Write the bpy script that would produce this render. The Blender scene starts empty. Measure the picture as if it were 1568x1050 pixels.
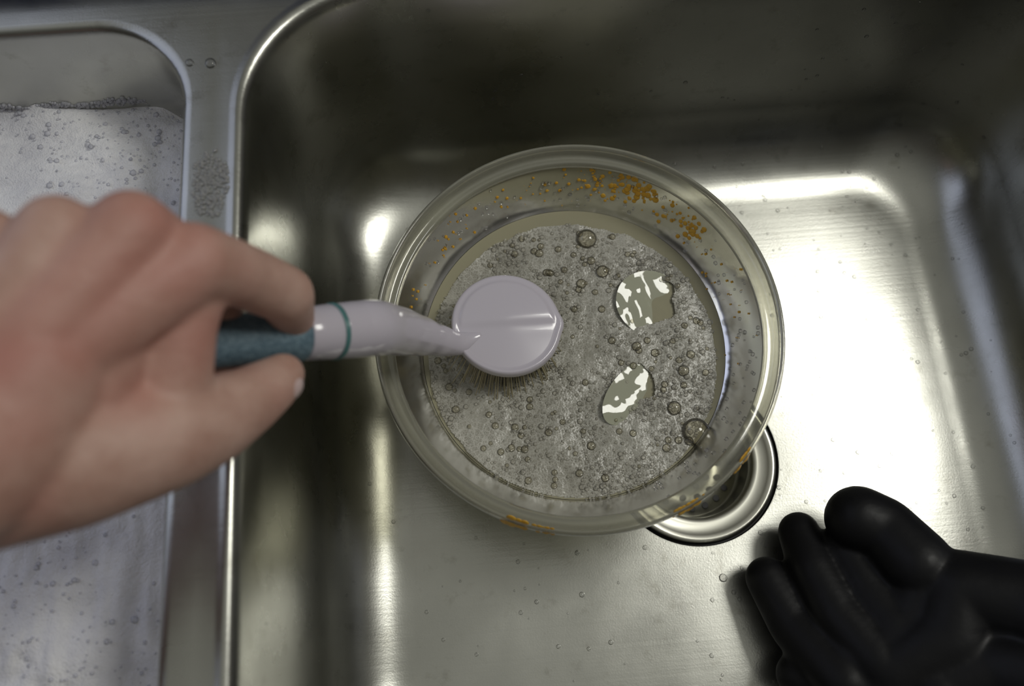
import bpy, bmesh, math, random
import numpy as np
from mathutils import Vector, Matrix, Euler, noise
from mathutils.bvhtree import BVHTree
random.seed(7); rng=np.random.default_rng(7)
scene=bpy.context.scene
scene.view_settings.view_transform='Standard'
scene.view_settings.look='None'
scene.view_settings.exposure=0.03

# ------------------------------------------------------------------ helpers
def link(o,parent=None):
    bpy.context.collection.objects.link(o)
    if parent: o.parent=parent
    return o
def empty(name):
    e=bpy.data.objects.new(name,None); e.empty_display_size=.02; return link(e)
def mesh_obj(name,verts,faces,mat,parent=None,smooth=True):
    me=bpy.data.meshes.new(name); me.from_pydata([tuple(v) for v in verts],[],[tuple(f) for f in faces]); me.update()
    if smooth: me.polygons.foreach_set('use_smooth',[True]*len(me.polygons))
    if mat: me.materials.append(mat)
    return link(bpy.data.objects.new(name,me),parent)
class NT:
    def __init__(s,name):
        s.m=bpy.data.materials.new(name); s.m.use_nodes=True; s.t=s.m.node_tree; s.n=s.t.nodes; s.l=s.t.links
        s.b=s.n['Principled BSDF']; s.out=s.n['Material Output']
        s.tc=s.n.new('ShaderNodeTexCoord')
    def new(s,ty,**k):
        n=s.n.new(ty)
        for a,v in k.items(): setattr(n,a,v)
        return n
    def mapping(s,scale,src='Object'):
        m=s.new('ShaderNodeMapping'); m.inputs['Scale'].default_value=scale; s.l.new(s.tc.outputs[src],m.inputs[0]); return m.outputs[0]
    def noise(s,scale,detail=4,vec=None,rough=.5):
        n=s.new('ShaderNodeTexNoise'); n.inputs['Scale'].default_value=scale; n.inputs['Detail'].default_value=detail; n.inputs['Roughness'].default_value=rough
        s.l.new(vec if vec else s.tc.outputs['Object'],n.inputs['Vector']); return n.outputs['Fac']
    def voro(s,scale,feature='F1',vec=None):
        n=s.new('ShaderNodeTexVoronoi'); n.feature=feature; n.inputs['Scale'].default_value=scale
        s.l.new(vec if vec else s.tc.outputs['Object'],n.inputs['Vector']); return n.outputs['Distance']
    def ramp(s,fac,stops):
        r=s.new('ShaderNodeValToRGB'); e=r.color_ramp.elements
        while len(e)<len(stops): e.new(.5)
        for i,(p,c) in enumerate(stops):
            e[i].position=p; e[i].color=(c,c,c,1) if isinstance(c,(int,float)) else (*c,1)
        s.l.new(fac,r.inputs[0]); return r.outputs[0]
    def bump(s,h,strength,dist=.001,prev=None):
        b=s.new('ShaderNodeBump'); b.inputs['Strength'].default_value=strength; b.inputs['Distance'].default_value=dist
        s.l.new(h,b.inputs['Height'])
        if prev: s.l.new(prev,b.inputs['Normal'])
        return b.outputs[0]
    def mix(s,a,b,fac):
        m=s.new('ShaderNodeMix',data_type='RGBA')
        for v,i in ((a,6),(b,7)):
            if isinstance(v,tuple): m.inputs[i].default_value=(*v,1)
            else: s.l.new(v,m.inputs[i])
        if isinstance(fac,float): m.inputs[0].default_value=fac
        else: s.l.new(fac,m.inputs[0])
        return m.outputs[2]
    def set(s,**k):
        for a,v in k.items():
            a={'color':'Base Color','metal':'Metallic','rough':'Roughness','ior':'IOR','trans':'Transmission Weight','spec':'Specular IOR Level','sss':'Subsurface Weight','coat':'Coat Weight','normal':'Normal','alpha':'Alpha'}[a]
            i=s.b.inputs[a]
            if isinstance(v,(int,float)): i.default_value=v
            elif isinstance(v,tuple): i.default_value=(*v,1)
            else: s.l.new(v,i)
        return s.m
def film(name,tint,body,bodyfac,rough=.03,ior=1.45,boost=1.0,bump=None):
    """thin clear wall: transparent sheet + faint body colour + fresnel reflection"""
    n=NT(name); n.n.remove(n.b)
    tr=n.new('ShaderNodeBsdfTransparent'); tr.inputs[0].default_value=(*tint,1)
    di=n.new('ShaderNodeBsdfDiffuse'); di.inputs[0].default_value=(*body,1)
    gl=n.new('ShaderNodeBsdfGlossy'); gl.inputs['Roughness'].default_value=rough; gl.inputs[0].default_value=(1,1,1,1)
    m1=n.new('ShaderNodeMixShader')
    if isinstance(bodyfac,float): m1.inputs[0].default_value=bodyfac
    else: n.l.new(bodyfac(n),m1.inputs[0])
    n.l.new(tr.outputs[0],m1.inputs[1]); n.l.new(di.outputs[0],m1.inputs[2])
    fr=n.new('ShaderNodeFresnel'); fr.inputs[0].default_value=ior
    mu=n.new('ShaderNodeMath',operation='MULTIPLY',use_clamp=True); mu.inputs[1].default_value=boost; n.l.new(fr.outputs[0],mu.inputs[0])
    m2=n.new('ShaderNodeMixShader'); n.l.new(mu.outputs[0],m2.inputs[0]); n.l.new(m1.outputs[0],m2.inputs[1]); n.l.new(gl.outputs[0],m2.inputs[2])
    if bump:
        bb=bump(n)
        for s in (fr,gl,di): n.l.new(bb,s.inputs['Normal'])
    n.l.new(m2.outputs[0],n.out.inputs[0]); return n.m

# ------------------------------------------------------------------ materials
n=NT('brushed_steel')
v=n.mapping((3,400,60)); st=n.noise(1,3,v); big=n.noise(9,5); mid=n.noise(60,5,None,.65); fine=n.noise(900,2)
col=n.mix((.39,.39,.355),(.53,.53,.49),n.ramp(big,[(.3,0),(.7,1)]))
col=n.mix(col,(.29,.28,.24),n.ramp(mid,[(.58,0),(.74,.55)]))
r=n.ramp(n.noise(22,6,None,.6),[(.25,.23),(.75,.35)])
nb=n.bump(st,.10,.0004); nb=n.bump(fine,.18,.0002,nb); nb=n.bump(n.noise(14,2),.12,.002,nb)
M_steel=n.set(color=col,metal=1.0,rough=r,normal=nb)
M_drain=NT('polished_steel').set(color=(.50,.495,.44),metal=1.0,rough=.28)
M_gap=NT('dark_gasket').set(color=(.008,.008,.008),rough=.6)
n=NT('suds')
c=n.noise(22,6,None,.65)
col=n.mix((.70,.70,.76),(.95,.95,.98),n.ramp(c,[(.33,0),(.62,1)]))
col=n.mix(col,(.45,.46,.51),n.ramp(n.noise(210,4,None,.7),[(.61,0),(.75,.55)]))
nb=n.bump(n.noise(120,5,None,.7),.6,.0025); nb=n.bump(n.voro(900),.45,.0006,nb)
M_suds=n.set(color=col,rough=.5,normal=nb)
n=NT('soapy_water_foam')
patch=n.noise(26,5,None,.6)
base=n.mix((.235,.225,.185),(.37,.36,.31),n.ramp(patch,[(.35,0),(.68,1)]))
msk=n.ramp(n.noise(34,4,None,.6),[(.36,.28),(.60,1)])
w1=n.ramp(n.voro(300,'DISTANCE_TO_EDGE'),[(0,.45),(.09,0)]); w2=n.ramp(n.voro(720,'DISTANCE_TO_EDGE'),[(0,.45),(.16,0)])
mm=n.new('ShaderNodeMath',operation='MULTIPLY'); n.l.new(w1,mm.inputs[0]); n.l.new(msk,mm.inputs[1])
m3=n.new('ShaderNodeMath',operation='MULTIPLY'); n.l.new(w2,m3.inputs[0]); n.l.new(msk,m3.inputs[1])
base=n.mix(base,(.70,.69,.64),mm.outputs[0]); base=n.mix(base,(.64,.63,.58),m3.outputs[0])
nb=n.bump(n.voro(300),.18,.0010); nb=n.bump(n.voro(720),.3,.0006,nb)
M_wfoam=n.set(color=base,rough=.30,normal=nb)
M_water=film('murky_water',(.66,.64,.46),(.34,.32,.22),.88,.12,1.33,1.0)
M_bubble=film('bubble_film',(.95,.94,.91),(.70,.69,.63),.18,.05,1.33,1.1)
M_lump=film('suds_bubble_film',(.98,.98,1.0),(.85,.86,.93),.40,.05,1.33,1.2)
M_patch=film('divider_bubble_film',(.95,.95,.95),(.60,.60,.60),.26,.08,1.33,1.0)
M_clear=film('clear_water_pool',(.75,.78,.66),(.40,.405,.31),.92,.04,1.33,2.2)
M_drop=film('water_drop',(.93,.93,.93),(.4,.4,.4),.02,.02,1.33,1.8)
def smear(n): return n.ramp(n.noise(24,6,None,.65),[(.35,.70),(.75,.90)])
def wav(n): return n.bump(n.noise(30,3),.12,.003)
M_bowl=film('bowl_clear_plastic',(.92,.90,.76),(.42,.40,.27),smear,.20,1.5,1.0,wav)
M_rim=film('bowl_rim_plastic',(.90,.89,.80),(.38,.375,.31),.45,.10,1.5,1.5,wav)
n=NT('food_residue'); M_food=n.set(color=n.mix((.58,.25,.012),(.72,.47,.06),n.noise(300)),rough=.35)
n=NT('lilac_plastic'); M_white=n.set(color=(.56,.525,.595),rough=.18,coat=.3,normal=n.bump(n.noise(25,2),.08,.002))
M_teal=NT('teal_plastic').set(color=(.08,.20,.20),rough=.3)
n=NT('blue_grip'); nb=n.bump(n.voro(900),.6,.0006); M_blue=n.set(color=n.mix((.065,.12,.165),(.19,.28,.335),n.ramp(n.noise(500,4,None,.7),[(.3,0),(.7,1)])),rough=.5,normal=nb)
M_brist=NT('bristle_nylon').set(color=(.34,.30,.19),rough=.4)
n=NT('skin'); c=n.noise(40,5,None,.6)
col=n.mix((.46,.27,.215),(.59,.39,.325),n.ramp(c,[(.35,0),(.65,1)])); col=n.mix(col,(.48,.195,.16),n.ramp(n.noise(16,2),[(.48,0),(.70,.70)]))
nb=n.bump(n.noise(170,4,None,.6),.5,.0009); nb=n.bump(n.voro(900),.15,.0003,nb)
M_skin=n.set(color=col,rough=.55,normal=nb,sss=.10)
n.b.inputs['Subsurface Radius'].default_value=(.006,.002,.001)
M_nail=NT('nail').set(color=(.62,.47,.46),rough=.25)
n=NT('black_rubber'); M_rub=n.set(color=(.004,.004,.005),rough=n.ramp(n.noise(40,4),[(.3,.40),(.7,.58)]),normal=n.bump(n.noise(60,4),.40,.001),spec=.25)
n=NT('countertop'); M_ctr=n.set(color=n.mix((.10,.095,.09),(.18,.17,.16),n.noise(80,5)),rough=.4)
n=NT('blue_glazed_splash'); M_splash=n.set(color=n.mix((.04,.07,.25),(.45,.5,.7),n.ramp(n.noise(30,3),[(.4,0),(.6,1)])),rough=.25)

# ------------------------------------------------------------------ sink
NC,NS=14,26
def rr(x0,x1,y0,y1,r):
    pts=[]
    cs=[(x1-r,y1-r,0),(x0+r,y1-r,90),(x0+r,y0+r,180),(x1-r,y0+r,270)]
    for i,(cx,cy,a) in enumerate(cs):
        for k in range(NC+1):
            t=math.radians(a+90*k/NC); pts.append((cx+r*math.cos(t),cy+r*math.sin(t)))
        nx=cs[(i+1)%4]; a2=math.radians(nx[2])
        p=pts[-1]; q=(nx[0]+r*math.cos(a2),nx[1]+r*math.sin(a2))
        for k in range(1,NS): pts.append((p[0]+(q[0]-p[0])*k/NS,p[1]+(q[1]-p[1])*k/NS))
    return pts
N=4*(NC+1)+4*(NS-1)
H=.18; DISH=.006
def basin(x0,x1,y0,y1,r0,cell,drain,lip,depth=0.0):
    V=[];F=[]
    rings=[]
    rings.append([(x,y,H) for x,y in rr(*cell,.0008)])
    def ring(e,z,r=None):
        r=r0-.55*e if r is None else r
        rings.append([(x,y,z) for x,y in rr(x0+e,x1-e,y0+e,y1-e,r)])
    for e,z in lip+[(.004,.15),(.006,.11),(.008,.07)]: ring(e,z)
    R=.05
    for k in range(0,15):
        ph=math.radians(90*k/14); ring(.008+R-R*math.cos(ph),depth+R-R*math.sin(ph))
    dc,dr=drain
    last=rings[-1]
    for k in range(1,19):
        t=k/18; rg=[]
        for (x,y,z) in last:
            dx,dy=x-dc[0],y-dc[1]; L=math.hypot(dx,dy); cx,cy=dc[0]+dx/L*dr,dc[1]+dy/L*dr
            rg.append((x+(cx-x)*t,y+(cy-y)*t,depth-DISH*(t**1.15)))
        rings.append(rg)
    for r in rings: V+=r
    for i in range(len(rings)-1):
        for k in range(N):
            a=i*N+k;b=i*N+(k+1)%N; F.append((a,a+N,b+N,b))
    return V,F
DC=(.130,.081); DR=.0575
sink=empty('kitchen_sink')
bead=[(-.0075,H),(-.0055,H+.0003),(-.0038,H+.0010),(-.0018,H+.0009),(0,H-.0004),(.0014,H-.003),(.0025,H-.007)]
soft=[(-.005,H),(-.0025,H-.0002),(-.0008,H-.0012),(.0004,H-.003),(.0012,H-.006)]
V1,F1=basin(-.119,.362,-.125,.322,.072,(-.1345,.41,-.165,.333),(DC,DR),bead)
V2,F2=basin(-.56,-.150,-.125,.309,.052,(-.60,-.1345,-.165,.333),((-.35,.09),DR),soft)
o1=mesh_obj('main_basin',V1,F1,M_steel,sink)
o2=mesh_obj('side_basin',V2,F2,M_steel,sink)
def lathe(prof,n,c,dz=0.0):
    V=[];F=[]
    for r,z in prof:
        for k in range(n):
            a=2*math.pi*k/n; V.append((c[0]+r*math.cos(a),c[1]+r*math.sin(a),z+dz))
    for i in range(len(prof)-1):
        for k in range(n):
            a=i*n+k;b=i*n+(k+1)%n; F.append((a,b,b+n,a+n))
    return V,F
for nm,c in (('drain',DC),('side_drain',(-.35,.09))):
    V,F=lathe([(.0580,-.0098),(.0572,-.0135),(.0558,-.0135),(.0552,-.0100)],96,c,.004)
    mesh_obj(nm+'_gap',V,F,M_gap,sink)
    V,F=lathe([(.0553,-.0125),(.0551,-.0092),(.0545,-.0083),(.0525,-.0082),(.0500,-.0092),(.0470,-.0100),(.0430,-.0104),(.0405,-.0104),(.0390,-.0115),(.0380,-.016),(.0372,-.03),(.035,-.036),(.012,-.038),(.010,-.034),(.006,-.031),(.0001,-.031)],96,c,.004)
    mesh_obj(nm+'_flange',V,F,M_drain,sink)
    V=[];F=[]
    for ringr,cnt in ((.016,10),(.023,14),(.030,20)):
        for k in range(cnt):
            a=2*math.pi*k/cnt; cx,cy=c[0]+ringr*math.cos(a),c[1]+ringr*math.sin(a); b0=len(V)
            for j in range(10):
                t=2*math.pi*j/10; V.append((cx+.0022*math.cos(t),cy+.0022*math.sin(t),-.0318))
            F.append(tuple(range(b0,b0+10)))
    mesh_obj(nm+'_strainer_holes',V,F,M_gap,sink)
def box(x0,x1,y0,y1,z0,z1):
    return [(x0,y0,z0),(x1,y0,z0),(x1,y1,z0),(x0,y1,z0),(x0,y0,z1),(x1,y0,z1),(x1,y1,z1),(x0,y1,z1)],[(0,3,2,1),(4,5,6,7),(0,1,5,4),(1,2,6,5),(2,3,7,6),(3,0,4,7)]
V=[];F=[]
for b in [(.41,.75,-.30,.333,.14,.179),(-.95,-.60,-.30,.333,.14,.179),(-.60,.41,-.30,-.165,.14,.179)]:
    v,f=box(*b); o=len(V); V+=v; F+=[tuple(i+o for i in q) for q in f]
mesh_obj('countertop',V,F,M_ctr,None,False)
v,f=box(-.95,.75,.3345,.40,.14,.20)
sp=mesh_obj('backsplash',v,f,M_splash,None,False)
bm=sp.modifiers.new('b','BEVEL'); bm.width=.004; bm.segments=3

# ------------------------------------------------------------------ suds in side basin
V=[];F=[]
rg0=rr(-.5545,-.1555,-.1195,.3035,.046); cc=(-.355,.092); K=150
def sh(px,py): return .117+.007*noise.noise((px*14,py*14,0))+.005*noise.noise((px*45,py*45,3))+.0020*noise.noise((px*140,py*140,5))
for i in range(K+1):
    t=1-(i/K)**1.0*.995
    for x,y in rg0:
        px,py=cc[0]+(x-cc[0])*t,cc[1]+(y-cc[1])*t
        h=sh(px,py)
        if t>.95: h+=.004*((t-.95)/.05)**2*(noise.noise((px*60,py*60,7))*2)
        V.append((px,py,h))
for i in range(K):
    for k in range(N):
        a=i*N+k;b=i*N+(k+1)%N; F.append((a,b,b+N,a+N))
suds=mesh_obj('soap_suds',V,F,M_suds)

def ico(sub):
    b=bmesh.new(); bmesh.ops.create_icosphere(b,subdivisions=sub,radius=1); b.verts.ensure_lookup_table()
    v=np.array([q.co[:] for q in b.verts]); f=np.array([[q.index for q in p.verts] for p in b.faces]); b.free(); return v,f
ICO={s:ico(s) for s in (1,2,3,4)}
def domes(name,items,mat,parent,sub=2,flat=.75):
    v0,f0=ICO[sub]; VV=[];FF=[];o=0
    for it in items:
        p,r=it[0],it[1]; nrm=it[2] if len(it)>2 else None
        s=v0*np.array([r,r,r*flat])
        if nrm is not None:
            q=np.array(Vector((0,0,1)).rotation_difference(Vector(nrm)).to_matrix()); s=s@q.T
        VV.append(s+np.array(p)); FF.append(f0+o); o+=len(v0)
    return mesh_obj(name,np.vstack(VV),np.vstack(FF).tolist(),mat,parent)
it=[]
for i in range(6500):
    x=random.uniform(-.48,-.157); y=random.uniform(-.115,.303)
    w=.45+noise.noise((x*20,y*20,9))
    if y>.275: w+=.6
    if random.random()>w*.9: continue
    it.append(((x,y,sh(x,y)+.0001),min(.0022,.0005*math.exp(abs(random.gauss(0,.6))))))
for i in range(900):
    x=random.uniform(-.42,-.19); h=.118+.010*abs(noise.noise((x*30,1,1)))*random.random()*2+random.uniform(0,.004)
    it.append(((x,.3035,h),random.uniform(.0005,.0018)))
domes('suds_bubbles',it,M_lump,suds,1)

it=[]
for i in range(420):
    a=random.uniform(0,6.283); q=math.sqrt(random.random())*(1+.25*noise.noise((math.cos(a)*2,math.sin(a)*2,3))); x=-.1345+.0092*q*math.cos(a); y=.2100+.018*q*math.sin(a)
    if (x>-.130 and y>.222): continue
    it.append(((x,y,.1802),random.uniform(.0004,.0014)))
fp=domes('foam_patch',it,M_patch,None,2,.4)

# ------------------------------------------------------------------ bowl
BC=(.051,.148); 
bowl=empty('clear_bowl')
prof_out=[(.0001,.003),(.060,.003),(.066,.001),(.070,.002),(.074,.008),(.082,.024),(.091,.045),(.099,.066),(.1045,.078),(.1090,.0865)]
V,F=lathe(prof_out,144,BC); mesh_obj('bowl_wall',V,F,M_bowl,bowl)
rim=[(.1080,.0880),(.1090,.0865),(.1120,.0868),(.1160,.0878),(.1180,.0900),(.1188,.0945),(.1184,.0985),(.1172,.1005),(.1158,.1000),(.1148,.0975),(.1142,.0945),(.1130,.0928),(.1112,.0925),(.1098,.0932),(.1084,.0925),(.1078,.0900),(.1080,.0880)]
V,F=lathe(rim,160,BC); mesh_obj('bowl_rim',V,F,M_rim,bowl)
WZ=.055
prof=[(.0001,WZ),(.05,WZ),(.085,WZ),(.0946,WZ)]
V,F=lathe(prof,144,BC); mesh_obj('wash_water',V,F,M_water,bowl)
FC=(.0500,.1425)
holes=[((.1023,.1735),.0165,.0125,.15),((.0835,.1165),.019,.0075,.80)]
def inhole(x,y,g=1.0):
    for (hx,hy),a,b,th in holes:
        dx,dy=x-hx,y-hy; u=dx*math.cos(th)+dy*math.sin(th); w=-dx*math.sin(th)+dy*math.cos(th)
        w+=.0035*math.sin(u*260) if a>.018 else .0012*math.sin(u*330)
        k=1+.42*noise.noise((x*95,y*95,2))
        if abs(u/a)**2.6+abs(w/b)**2.6<(g*k)**2: return True
    return False
V=[];F=[];idx={}
G=.0008; nn=int(.2/G)
def fr(a): return .0900+.0028*noise.noise((math.cos(a)*2.2,math.sin(a)*2.2,4))+.0014*noise.noise((math.cos(a)*9,math.sin(a)*9,8))
def fz(x,y): return WZ+.0013+.0014*noise.noise((x*45,y*45,1))+.0005*noise.noise((x*170,y*170,6))
ok=np.zeros((nn,nn),bool)
for i in range(nn):
    for j in range(nn):
        x=FC[0]-.1+i*G; y=FC[1]-.1+j*G; dx,dy=x-FC[0],y-FC[1]
        if math.hypot(dx,dy)<fr(math.atan2(dy,dx)) and math.hypot(x-BC[0],y-BC[1])<.0940 and not inhole(x,y): ok[i,j]=True
def vid(i,j):
    if (i,j) not in idx:
        x=FC[0]-.1+i*G; y=FC[1]-.1+j*G; idx[(i,j)]=len(V); V.append((x,y,fz(x,y)))
    return idx[(i,j)]
for i in range(nn-1):
    for j in range(nn-1):
        if ok[i,j] and ok[i+1,j] and ok[i,j+1] and ok[i+1,j+1]: F.append((vid(i,j),vid(i+1,j),vid(i+1,j+1),vid(i,j+1)))
mesh_obj('foam_raft',V,F,M_wfoam,bowl)
for q,((hx,hy),a,b,th) in enumerate(holes):
    V=[(hx,hy,0)];F=[];R_,A_=24,72
    for i in range(1,R_+1):
        for k in range(A_):
            t=2*math.pi*k/A_; u=a*1.35*i/R_*math.cos(t); w=b*1.7*i/R_*math.sin(t)
            V.append((hx+u*math.cos(th)-w*math.sin(th),hy+u*math.sin(th)+w*math.cos(th),0))
    if q==0: f_=lambda x,y:-.175*(x-hx)+.106*(y-hy)+.0016*noise.noise((x*75,y*55,4.2))+.0005*noise.noise((x*170,y*120,1.7))
    else: f_=lambda x,y:-.190*(x-hx)+.028*(y-hy)+.00085*math.sin(((x-hx)*.75-(y-hy)*.66)*190+.9+500*((x-hx)**2+(y-hy)**2)*8)+.0004*noise.noise((x*150,y*150,2.2))
    V=[(x,y,WZ+.0012+f_(x,y)) for x,y,z in V]
    for k in range(A_): F.append((0,1+k,1+(k+1)%A_))
    for i in range(R_-1):
        for k in range(A_):
            a0=1+i*A_+k;b0=1+i*A_+(k+1)%A_; F.append((a0,a0+A_,b0+A_,b0))
    mesh_obj('clear_pool_%d'%(q+1),V,F,M_clear,bowl)
it=[];big=[]
for i in range(9500):
    a=random.uniform(0,6.283); q=.090*math.sqrt(random.random()); x=FC[0]+q*math.cos(a); y=FC[1]+q*math.sin(a)
    if inhole(x,y,1.05): continue
    w=.32+.9*noise.noise((x*38,y*38,12))
    if x>.05 and y<.13: w+=.3
    if x>.09: w+=.15
    if random.random()>w: continue
    r=min(.0019,.00042*math.exp(abs(random.gauss(0,.6))))
    it.append(((x,y,fz(x,y)+.0001),r))
domes('foam_bubbles',it,M_bubble,bowl,2,.8)
for x,y,r in [(.0667,.2208,.0068),(.1192,.0885,.0085),(.108,.104,.0045),(.0745,.197,.0042),(.060,.190,.0034),(.068,.205,.0028),(.035,.213,.0028),(.117,.127,.0036),(.123,.137,.0028),(.114,.083,.0028),(.040,.199,.0024),(.1,.08,.0026),(.055,.085,.0028),(.03,.095,.0024),(.046,.069,.0024),(.061,.065,.0026),(.01,.10,.0024),(.075,.15,.0024),(.09,.145,.003),(.101,.14,.0028),(.116,.118,.0022),(.02,.112,.0022),(.085,.185,.0026),(.057,.21,.002),(.05,.2,.0022)]:
    big.append(((x,y,fz(x,y)+.0002),r))
for i in range(150):
    a=random.uniform(0,6.283); q=.086*math.sqrt(random.random()); x=FC[0]+q*math.cos(a); y=FC[1]+q*math.sin(a)
    if not inhole(x,y,1.2): big.append(((x,y,fz(x,y)+.0001),random.uniform(.0010,.0025)))
M_big=film('large_bubble_film',(.86,.84,.76),(.55,.53,.45),.06,.03,1.33,2.0)
domes('large_bubbles',big,M_big,bowl,3,.75)
def wallr(z):
    p=prof_out
    for a,b in zip(p[3:],p[4:]):
        if a[1]<=z<=b[1]: return a[0]+(b[0]-a[0])*(z-a[1])/(b[1]-a[1])
    return .1085
it=[]
def fleck(adeg,z,s,dr=-.0006,spread=3,cnt=14,zs=.004):
    for i in range(cnt):
        a=math.radians(adeg+random.gauss(0,spread)); zz=min(.086,z+random.gauss(0,zs)); r=wallr(zz)+dr
        it.append(((BC[0]+r*math.cos(a),BC[1]+r*math.sin(a),zz),random.uniform(.25,1)**1.5*s,(-math.cos(a),-math.sin(a),.6)))
fleck(80,.080,.0014,cnt=36,spread=4,zs=.005); fleck(71,.078,.0018,cnt=50,spread=4,zs=.005); fleck(62,.080,.0022,cnt=56,spread=3,zs=.005); fleck(48,.076,.0016,cnt=34,spread=5,zs=.005)
fleck(40,.077,.0020,cnt=30,spread=2.5); fleck(100,.074,.0012,cnt=26,spread=6,zs=.006); fleck(130,.074,.0012,cnt=28,spread=8,zs=.006); fleck(160,.073,.0010,cnt=16,spread=10); fleck(15,.07,.0009,cnt=44,spread=12,zs=.008)
for ad,s,c in ((-113,.0030,40),(-66,.0027,32),(-46,.0024,30),(-105,.0016,22)):
    for i in range(c):
        a=math.radians(ad+random.gauss(0,1.9)); r=.1186; zz=.096+random.gauss(0,.0025)
        if zz>.0975: r=.1166; zz=.1005
        it.append(((BC[0]+r*math.cos(a),BC[1]+r*math.sin(a),zz),random.uniform(.3,1)*s,(math.cos(a),math.sin(a),.5)))
domes('food_residue',it,M_food,bowl,2,.2)
it=[]
for i in range(150):
    a=random.uniform(-1.2,2.6); zz=random.uniform(.06,.085); r=wallr(zz)-.0004
    it.append(((BC[0]+r*math.cos(a),BC[1]+r*math.sin(a),zz),random.uniform(.0005,.0014),(-math.cos(a),-math.sin(a),.6)))
domes('bowl_droplets',it,M_drop,bowl,2,.6)

# ------------------------------------------------------------------ droplets on the steel
bv=BVHTree.FromPolygons([Vector(v) for v in V1],F1)
it=[]
for i in range(520):
    d=Vector((random.uniform(-.6,1),random.uniform(-.7,1),random.uniform(-1.3,-.15))).normalized()
    h=bv.ray_cast(Vector((.12,.11,.24)),d)
    if h[0] is None: continue
    p,nm=h[0],h[1]
    if p.z>.178: continue
    if math.hypot(p.x-BC[0],p.y-BC[1])<.075: continue
    if nm.dot(d)>0: nm=-nm
    it.append((tuple(p),random.uniform(.0005,.0016),tuple(nm)))
for x,y,r in [(.1373,.003,.0028),(.128,-.010,.0014),(.045,.0,.0018),(-.045,-.02,.0012),(.06,-.03,.0016)]:
    h=bv.ray_cast(Vector((x,y,.1)),Vector((0,0,-1))); it.append((tuple(h[0]),r,(0,0,1)))
for x,y,r in [(-.1515+.004,.2822,.0022),(-.1365,.281,.003)]: it.append(((x,y,.1803),r,(0,0,1)))
domes('water_droplets',it,M_drop,sink,2,.5)

# ------------------------------------------------------------------ authoring frame for the raised arm / brush / glove
A_=Matrix(((.99678,.0765,-.0241),(-.0802,.9506,-.2997),(0,.3007,.9537)))
O_=Vector((0,0,.545))
def W(a,b,d): return O_+A_@Vector((a,b,-d))
def tube(pts,rad,n=32,cap=True):
    P=[Vector(p) for p in pts]; V=[];F=[]; up=Vector((0,1,0)); 
    for i,p in enumerate(P):
        t=(P[min(i+1,len(P)-1)]-P[max(i-1,0)]).normalized()
        x=(up-t*up.dot(t)).normalized(); y=t.cross(x); up=x
        ra=rad[i] if isinstance(rad[i],tuple) else (rad[i],rad[i])
        for k in range(n):
            a=2*math.pi*k/n; V.append(p+x*ra[0]*math.cos(a)+y*ra[1]*math.sin(a))
    for i in range(len(P)-1):
        for k in range(n):
            a=i*n+k;b=i*n+(k+1)%n; F.append((a,b,b+n,a+n))
    if cap: F.append(tuple(reversed(range(n)))); F.append(tuple(range((len(P)-1)*n,len(P)*n)))
    return V,F
def crom(pts,rad,m=8):
    P=[np.array(p,float) for p in pts]; o=[];r=[]
    for i in range(len(P)-1):
        p0=P[max(i-1,0)];p1=P[i];p2=P[i+1];p3=P[min(i+2,len(P)-1)]
        for k in range(m):
            t=k/m; o.append(.5*((2*p1)+(-p0+p2)*t+(2*p0-5*p1+4*p2-p3)*t*t+(-p0+3*p1-3*p2+p3)*t**3)); r.append(rad[i]+(rad[i+1]-rad[i])*(t*t*(3-2*t)))
    o.append(P[-1]); r.append(rad[-1]); return o,r
brush=empty('dish_brush')
def HX(s): return W(-(.0669+s),.0074-.12*s,.40-s)
pts=[W(-.019,.004,.4865),W(-.0315,-.0003,.4815),W(-.043,.002,.464),W(-.0515,.0043,.445),W(-.0600,.0064,.421),HX(0),HX(.008),HX(.0165)]
P,R=crom(pts,[.0045,.0070,.0092,.0112,.0130,.0138,.0138,.0132]); V,F=tube(P,R); mesh_obj('neck',V,F,M_white,brush)
V,F=tube([HX(.0160),HX(.0164),HX(.0176),HX(.0180)],[.0128,.0137,.0137,.0128]); mesh_obj('teal_ring',V,F,M_teal,brush)
V,F=tube([HX(.0176),HX(.019),HX(.024),HX(.0285),HX(.0292)],[.0130,.0132,.0126,.0122,.0115]); mesh_obj('collar',V,F,M_white,brush)
V,F=tube([HX(.0288),HX(.0295),HX(.031),HX(.036),HX(.05),HX(.07),HX(.09),HX(.11),HX(.120),HX(.124),HX(.1255)],[.0112,.0122,.0130,.0120,.0112,.0112,.0116,.0112,.0100,.0070,.001]); mesh_obj('grip',V,F,M_blue,brush)
HC=Vector((.0095,.1573,.0805))
V=[];F=[];n_=96
prof=[(0,-.007,0),(.9,-.007,0),(.97,-.0055,0),(1.0,-.002,0),(1.0,.0010,0),(.985,.0030,0),(.96,.0040,0),(.93,.0042,0),(.90,.0036,1),(.86,.0032,1)]+[(.86-.02*i,.0032+.0010*i/42,1) for i in range(1,43)]
for (s,z,top) in prof:
    s=max(s,.004)
    for k in range(n_):
        a=2*math.pi*k/n_
        rr_=.0330*(1+.055*math.exp(-((a if a<math.pi else a-2*math.pi)/.16)**2))
        x=s*rr_*math.cos(a); y=s*rr_*.965*math.sin(a)
        zz=z
        if top:
            st=1/(1+math.exp(-(y-.000-.04*x)/.0013)); fade=min(1,max(0,(.93-s)/.12)); zz+=(.0018*st)*fade
        V.append(HC+Vector((x,y,zz-.15*x)))
for i in range(len(prof)-1):
    for k in range(n_):
        a=i*n_+k;b=i*n_+(k+1)%n_; F.append((a,b,b+n_,a+n_))
F.append(tuple(range((len(prof)-1)*n_,len(prof)*n_)))
mesh_obj('head',V,F,M_white,brush)
V=[];F=[]
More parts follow.
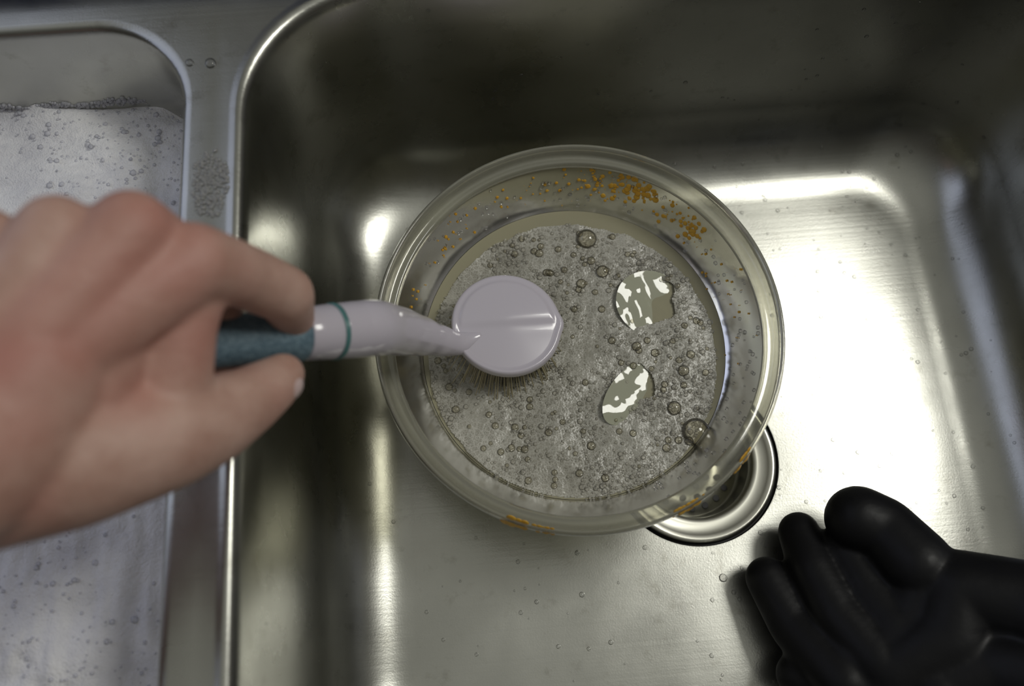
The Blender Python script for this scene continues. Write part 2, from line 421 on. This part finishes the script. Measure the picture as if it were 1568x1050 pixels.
for i in range(620):
    a=random.uniform(0,6.283); q=math.sqrt(random.random()); bx=HC.x+.028*q*math.cos(a); by=HC.y+.027*q*math.sin(a)
    fl=.5+random.uniform(-.1,.15); L=random.uniform(.024,.030); z0=HC.z-.006-.15*(bx-HC.x)
    tx=bx+.014*q*math.cos(a)*fl*2; ty=by+.014*q*math.sin(a)*fl*2-.004*q; 
    p0=Vector((bx,by,z0)); p1=Vector(((bx+tx)/2,(by+ty)/2,z0-L*.55)); p2=Vector((tx+random.gauss(0,.0008),ty+random.gauss(0,.0008),z0-L))
    b0=len(V)
    for p,w in ((p0,.00035),(p1,.00035),(p2,.00022)):
        for k in range(4): V.append(p+Vector((w*math.cos(k*1.571),w*math.sin(k*1.571),0)))
    for s in range(2):
        for k in range(4): F.append((b0+s*4+k,b0+s*4+(k+1)%4,b0+s*4+4+(k+1)%4,b0+s*4+4+k))
mesh_obj('bristles',V,F,M_brist,brush)

# ------------------------------------------------------------------ organic bodies
def blob(name,chains,mat,voxel,smooth_it,parent=None):
    """chains: list of [(world point, radius), ...]; grown to one continuous skin"""
    VV=[];FF=[];o=0; v0,f0=ICO[3]
    for ch in chains:
        for i,(p,r) in enumerate(ch):
            VV.append(v0*r+np.array(p)); FF+= (f0+o).tolist(); o+=len(v0)
            if i+1<len(ch):
                q,r2=ch[i+1]; a=Vector(p);b=Vector(q); t=(b-a)
                if t.length<1e-5: continue
                tt=t.normalized(); L=t.length; s=(r-r2)/L; s=max(-.95,min(.95,s)); cs=math.sqrt(1-s*s)
                x=tt.orthogonal().normalized(); y=tt.cross(x); M=28
                vs=[a+tt*r*s+(x*math.cos(2*math.pi*k/M)+y*math.sin(2*math.pi*k/M))*r*cs for k in range(M)]
                vs+=[b+tt*r2*s+(x*math.cos(2*math.pi*k/M)+y*math.sin(2*math.pi*k/M))*r2*cs for k in range(M)]
                VV.append(np.array([v[:] for v in vs]))
                for k in range(M): FF.append([o+k,o+(k+1)%M,o+M+(k+1)%M,o+M+k])
                FF.append([o+k for k in reversed(range(M))]); FF.append([o+M+k for k in range(M)]); o+=2*M
    ob=mesh_obj(name,np.vstack(VV),FF,mat,parent)
    m=ob.modifiers.new('r','REMESH'); m.mode='VOXEL'; m.voxel_size=voxel; m.use_smooth_shade=True
    m=ob.modifiers.new('s','SMOOTH'); m.factor=.6; m.iterations=smooth_it
    return ob
hand=empty('human_hand')
wr=W(-.176,-.034,.252)
idx_=[(W(-.158,-.010,.262),.0165),(W(-.1142,.0290,.292),.0145),(W(-.1050,.0262,.318),.0128),(W(-.0955,.0205,.343),.0124),(W(-.0972,.012,.360),.0100),(W(-.0993,.002,.3735),.0088),(W(-.1085,-.008,.370),.0082),(W(-.118,-.014,.361),.0074)]
mid_=[(W(-.160,-.008,.259),.0165),(W(-.1297,.0385,.278),.0138),(W(-.1297,.0335,.325),.0110),(W(-.123,.0075,.3505),.0090),(W(-.132,-.018,.352),.0078)]
rin_=[(W(-.168,-.006,.257),.016),(W(-.151,.0365,.271),.0130),(W(-.1590,.0315,.315),.0102),(W(-.146,.005,.3285),.0086),(W(-.155,-.021,.331),.0074)]
pin_=[(W(-.178,-.010,.257),.016),(W(-.1730,.0330,.268),.0120),(W(-.1815,.0278,.302),.0092),(W(-.166,.002,.3095),.0078),(W(-.174,-.019,.311),.0068)]
thm=[(W(-.182,-.046,.262),.0245),(W(-.1510,-.0390,.279),.0250),(W(-.1270,-.0335,.301),.0208),(W(-.1165,-.0300,.316),.0172),(W(-.1080,-.0240,.331),.0142),(W(-.1010,-.0180,.341),.0118),(W(-.0968,-.0132,.3455),.0092)]
web=[(W(-.119,.022,.301),.0140),(W(-.122,.006,.299),.0135),(W(-.127,-.020,.301),.0155)]
web2=[(W(-.138,.018,.285),.0150),(W(-.148,-.018,.280),.0180)]
back=[(W(-.128,.022,.284),.0145),(W(-.145,.020,.275),.0155),(W(-.165,.018,.268),.015),(W(-.180,.010,.263),.014)]
palm=[(W(-.185,.008,.272),.017),(W(-.165,.026,.285),.0125),(W(-.143,.032,.295),.0125)]
arm=[(wr,.0320),(W(-.205,-.053,.247),.0330),(W(-.25,-.076,.245),.038),(W(-.31,-.107,.25),.043),(W(-.38,-.14,.26),.045)]
carp=[(W(-.156,-.010,.265),.022),(W(-.168,-.030,.262),.029)]
hb=blob('hand_and_forearm',[idx_,mid_,rin_,pin_,thm,web,web2,back,palm,arm,carp],M_skin,.0013,16,hand)
nv,nf=ICO[4]
tdir=(W(-.0968,-.0132,.3455)-W(-.1080,-.0222,.331)).normalized(); out=(A_@Vector((.55,-.75,.35))); out=(out-tdir*out.dot(tdir)).normalized(); sd=tdir.cross(out)
cpt=W(-.0985,-.0150,.3430)
VV=[cpt+out*.0050+tdir*(v[0]*.0080)+sd*(v[1]*.0068)+out*(v[2]*.0064) for v in nv]
mesh_obj('thumb_nail',VV,nf.tolist(),M_nail,hand)

# ------------------------------------------------------------------ glove
glove=empty('rubber_glove')
fA=[(W(.1589,-.1463,.508),.0135),(W(.170,-.1700,.492),.0150),(W(.1900,-.1930,.466),.018)]
fB=[(W(.1805,-.1190,.513),.0130),(W(.1835,-.1380,.496),.0150),(W(.192,-.160,.480),.0165),(W(.2080,-.1800,.462),.018)]
fC=[(W(.2090,-.1060,.492),.0200),(W(.222,-.1110,.488),.0190),(W(.2340,-.1280,.472),.021)]
fD=[(W(.171,-.197,.485),.0140),(W(.190,-.205,.468),.0165),(W(.215,-.195,.458),.02)]
fE=[(W(.195,-.222,.475),.0140),(W(.215,-.215,.460),.0165),(W(.235,-.19,.45),.02)]
fill=[(W(.203,-.126,.500),.0150),(W(.212,-.150,.482),.018),(W(.222,-.165,.468),.020)]
fill2=[(W(.180,-.170,.488),.0130),(W(.195,-.185,.470),.018)]
pl=[(W(.208,-.182,.466),.020),(W(.232,-.158,.470),.022),(W(.240,-.138,.472),.021)]
pl2=[(W(.215,-.185,.462),.022),(W(.245,-.165,.458),.025),(W(.252,-.140,.462),.023),(W(.280,-.144,.448),.025),(W(.306,-.156,.424),.028)]
pl3=[(W(.235,-.19,.455),.023),(W(.265,-.178,.448),.026),(W(.292,-.178,.428),.029)]
pl4=[(W(.235,-.205,.450),.020),(W(.262,-.203,.440),.022)]
blob('glove_body',[fA,fB,fC,fD,fE,fill,fill2,pl,pl2,pl3,pl4],M_rub,.0016,8,glove)
a,b=W(.298,-.168,.426),W(.322,-.178,.396)
V,F=tube([a,a+(b-a)*.3,a+(b-a)*.5,b,b+(b-a)*.02,b,a+(b-a)*.4],[.034,.037,.037,.039,.038,.036,.033],48,False); mesh_obj('cuff',V,F,M_rub,glove)

# ------------------------------------------------------------------ light
w=bpy.data.worlds.new('room_ambience'); scene.world=w; w.use_nodes=True; t=w.node_tree
tc=t.nodes.new('ShaderNodeTexCoord'); sp_=t.nodes.new('ShaderNodeSeparateXYZ'); cr=t.nodes.new('ShaderNodeValToRGB'); bg=t.nodes['Background']
t.links.new(tc.outputs['Generated'],sp_.inputs[0]); 
mr=t.nodes.new('ShaderNodeMapRange'); mr.inputs[1].default_value=-1; mr.inputs[2].default_value=1; t.links.new(sp_.outputs[2],mr.inputs[0]); t.links.new(mr.outputs[0],cr.inputs[0])
e=cr.color_ramp.elements; e[0].position=.5; e[0].color=(.032,.029,.025,1); e[1].position=1; e[1].color=(.33,.33,.30,1)
k=e.new(.72); k.color=(.050,.047,.041,1); k=e.new(.88); k.color=(.13,.13,.118,1)
t.links.new(cr.outputs[0],bg.inputs[0]); bg.inputs[1].default_value=1.0
def area(name,loc,target,size,power,color,sy=None):
    l=bpy.data.lights.new(name,'AREA'); l.energy=power; l.color=color; l.size=size
    if sy: l.shape='RECTANGLE'; l.size_y=sy
    o=link(bpy.data.objects.new(name,l)); o.location=loc; o.rotation_euler=(Vector(target)-Vector(loc)).to_track_quat('-Z','Y').to_euler(); return o
area('ceiling_lamp',(.81,.34,1.25),(.1,.12,0),.40,7.2,(1,.99,.92))
area('window_light',(-1.9,.85,1.2),(-.1,.1,.1),2.0,9,(.68,.75,1.0))

# ------------------------------------------------------------------ camera
cam=bpy.data.cameras.new('camera'); co=link(bpy.data.objects.new('camera',cam))
cam.sensor_width=36; cam.lens=28.7; cam.clip_start=.01
co.location=(0,0,.545); co.rotation_euler=Euler((math.radians(17.5),0,math.radians(-4.6)))
cam.dof.use_dof=True; cam.dof.focus_distance=.50; cam.dof.aperture_fstop=4.2
scene.camera=co
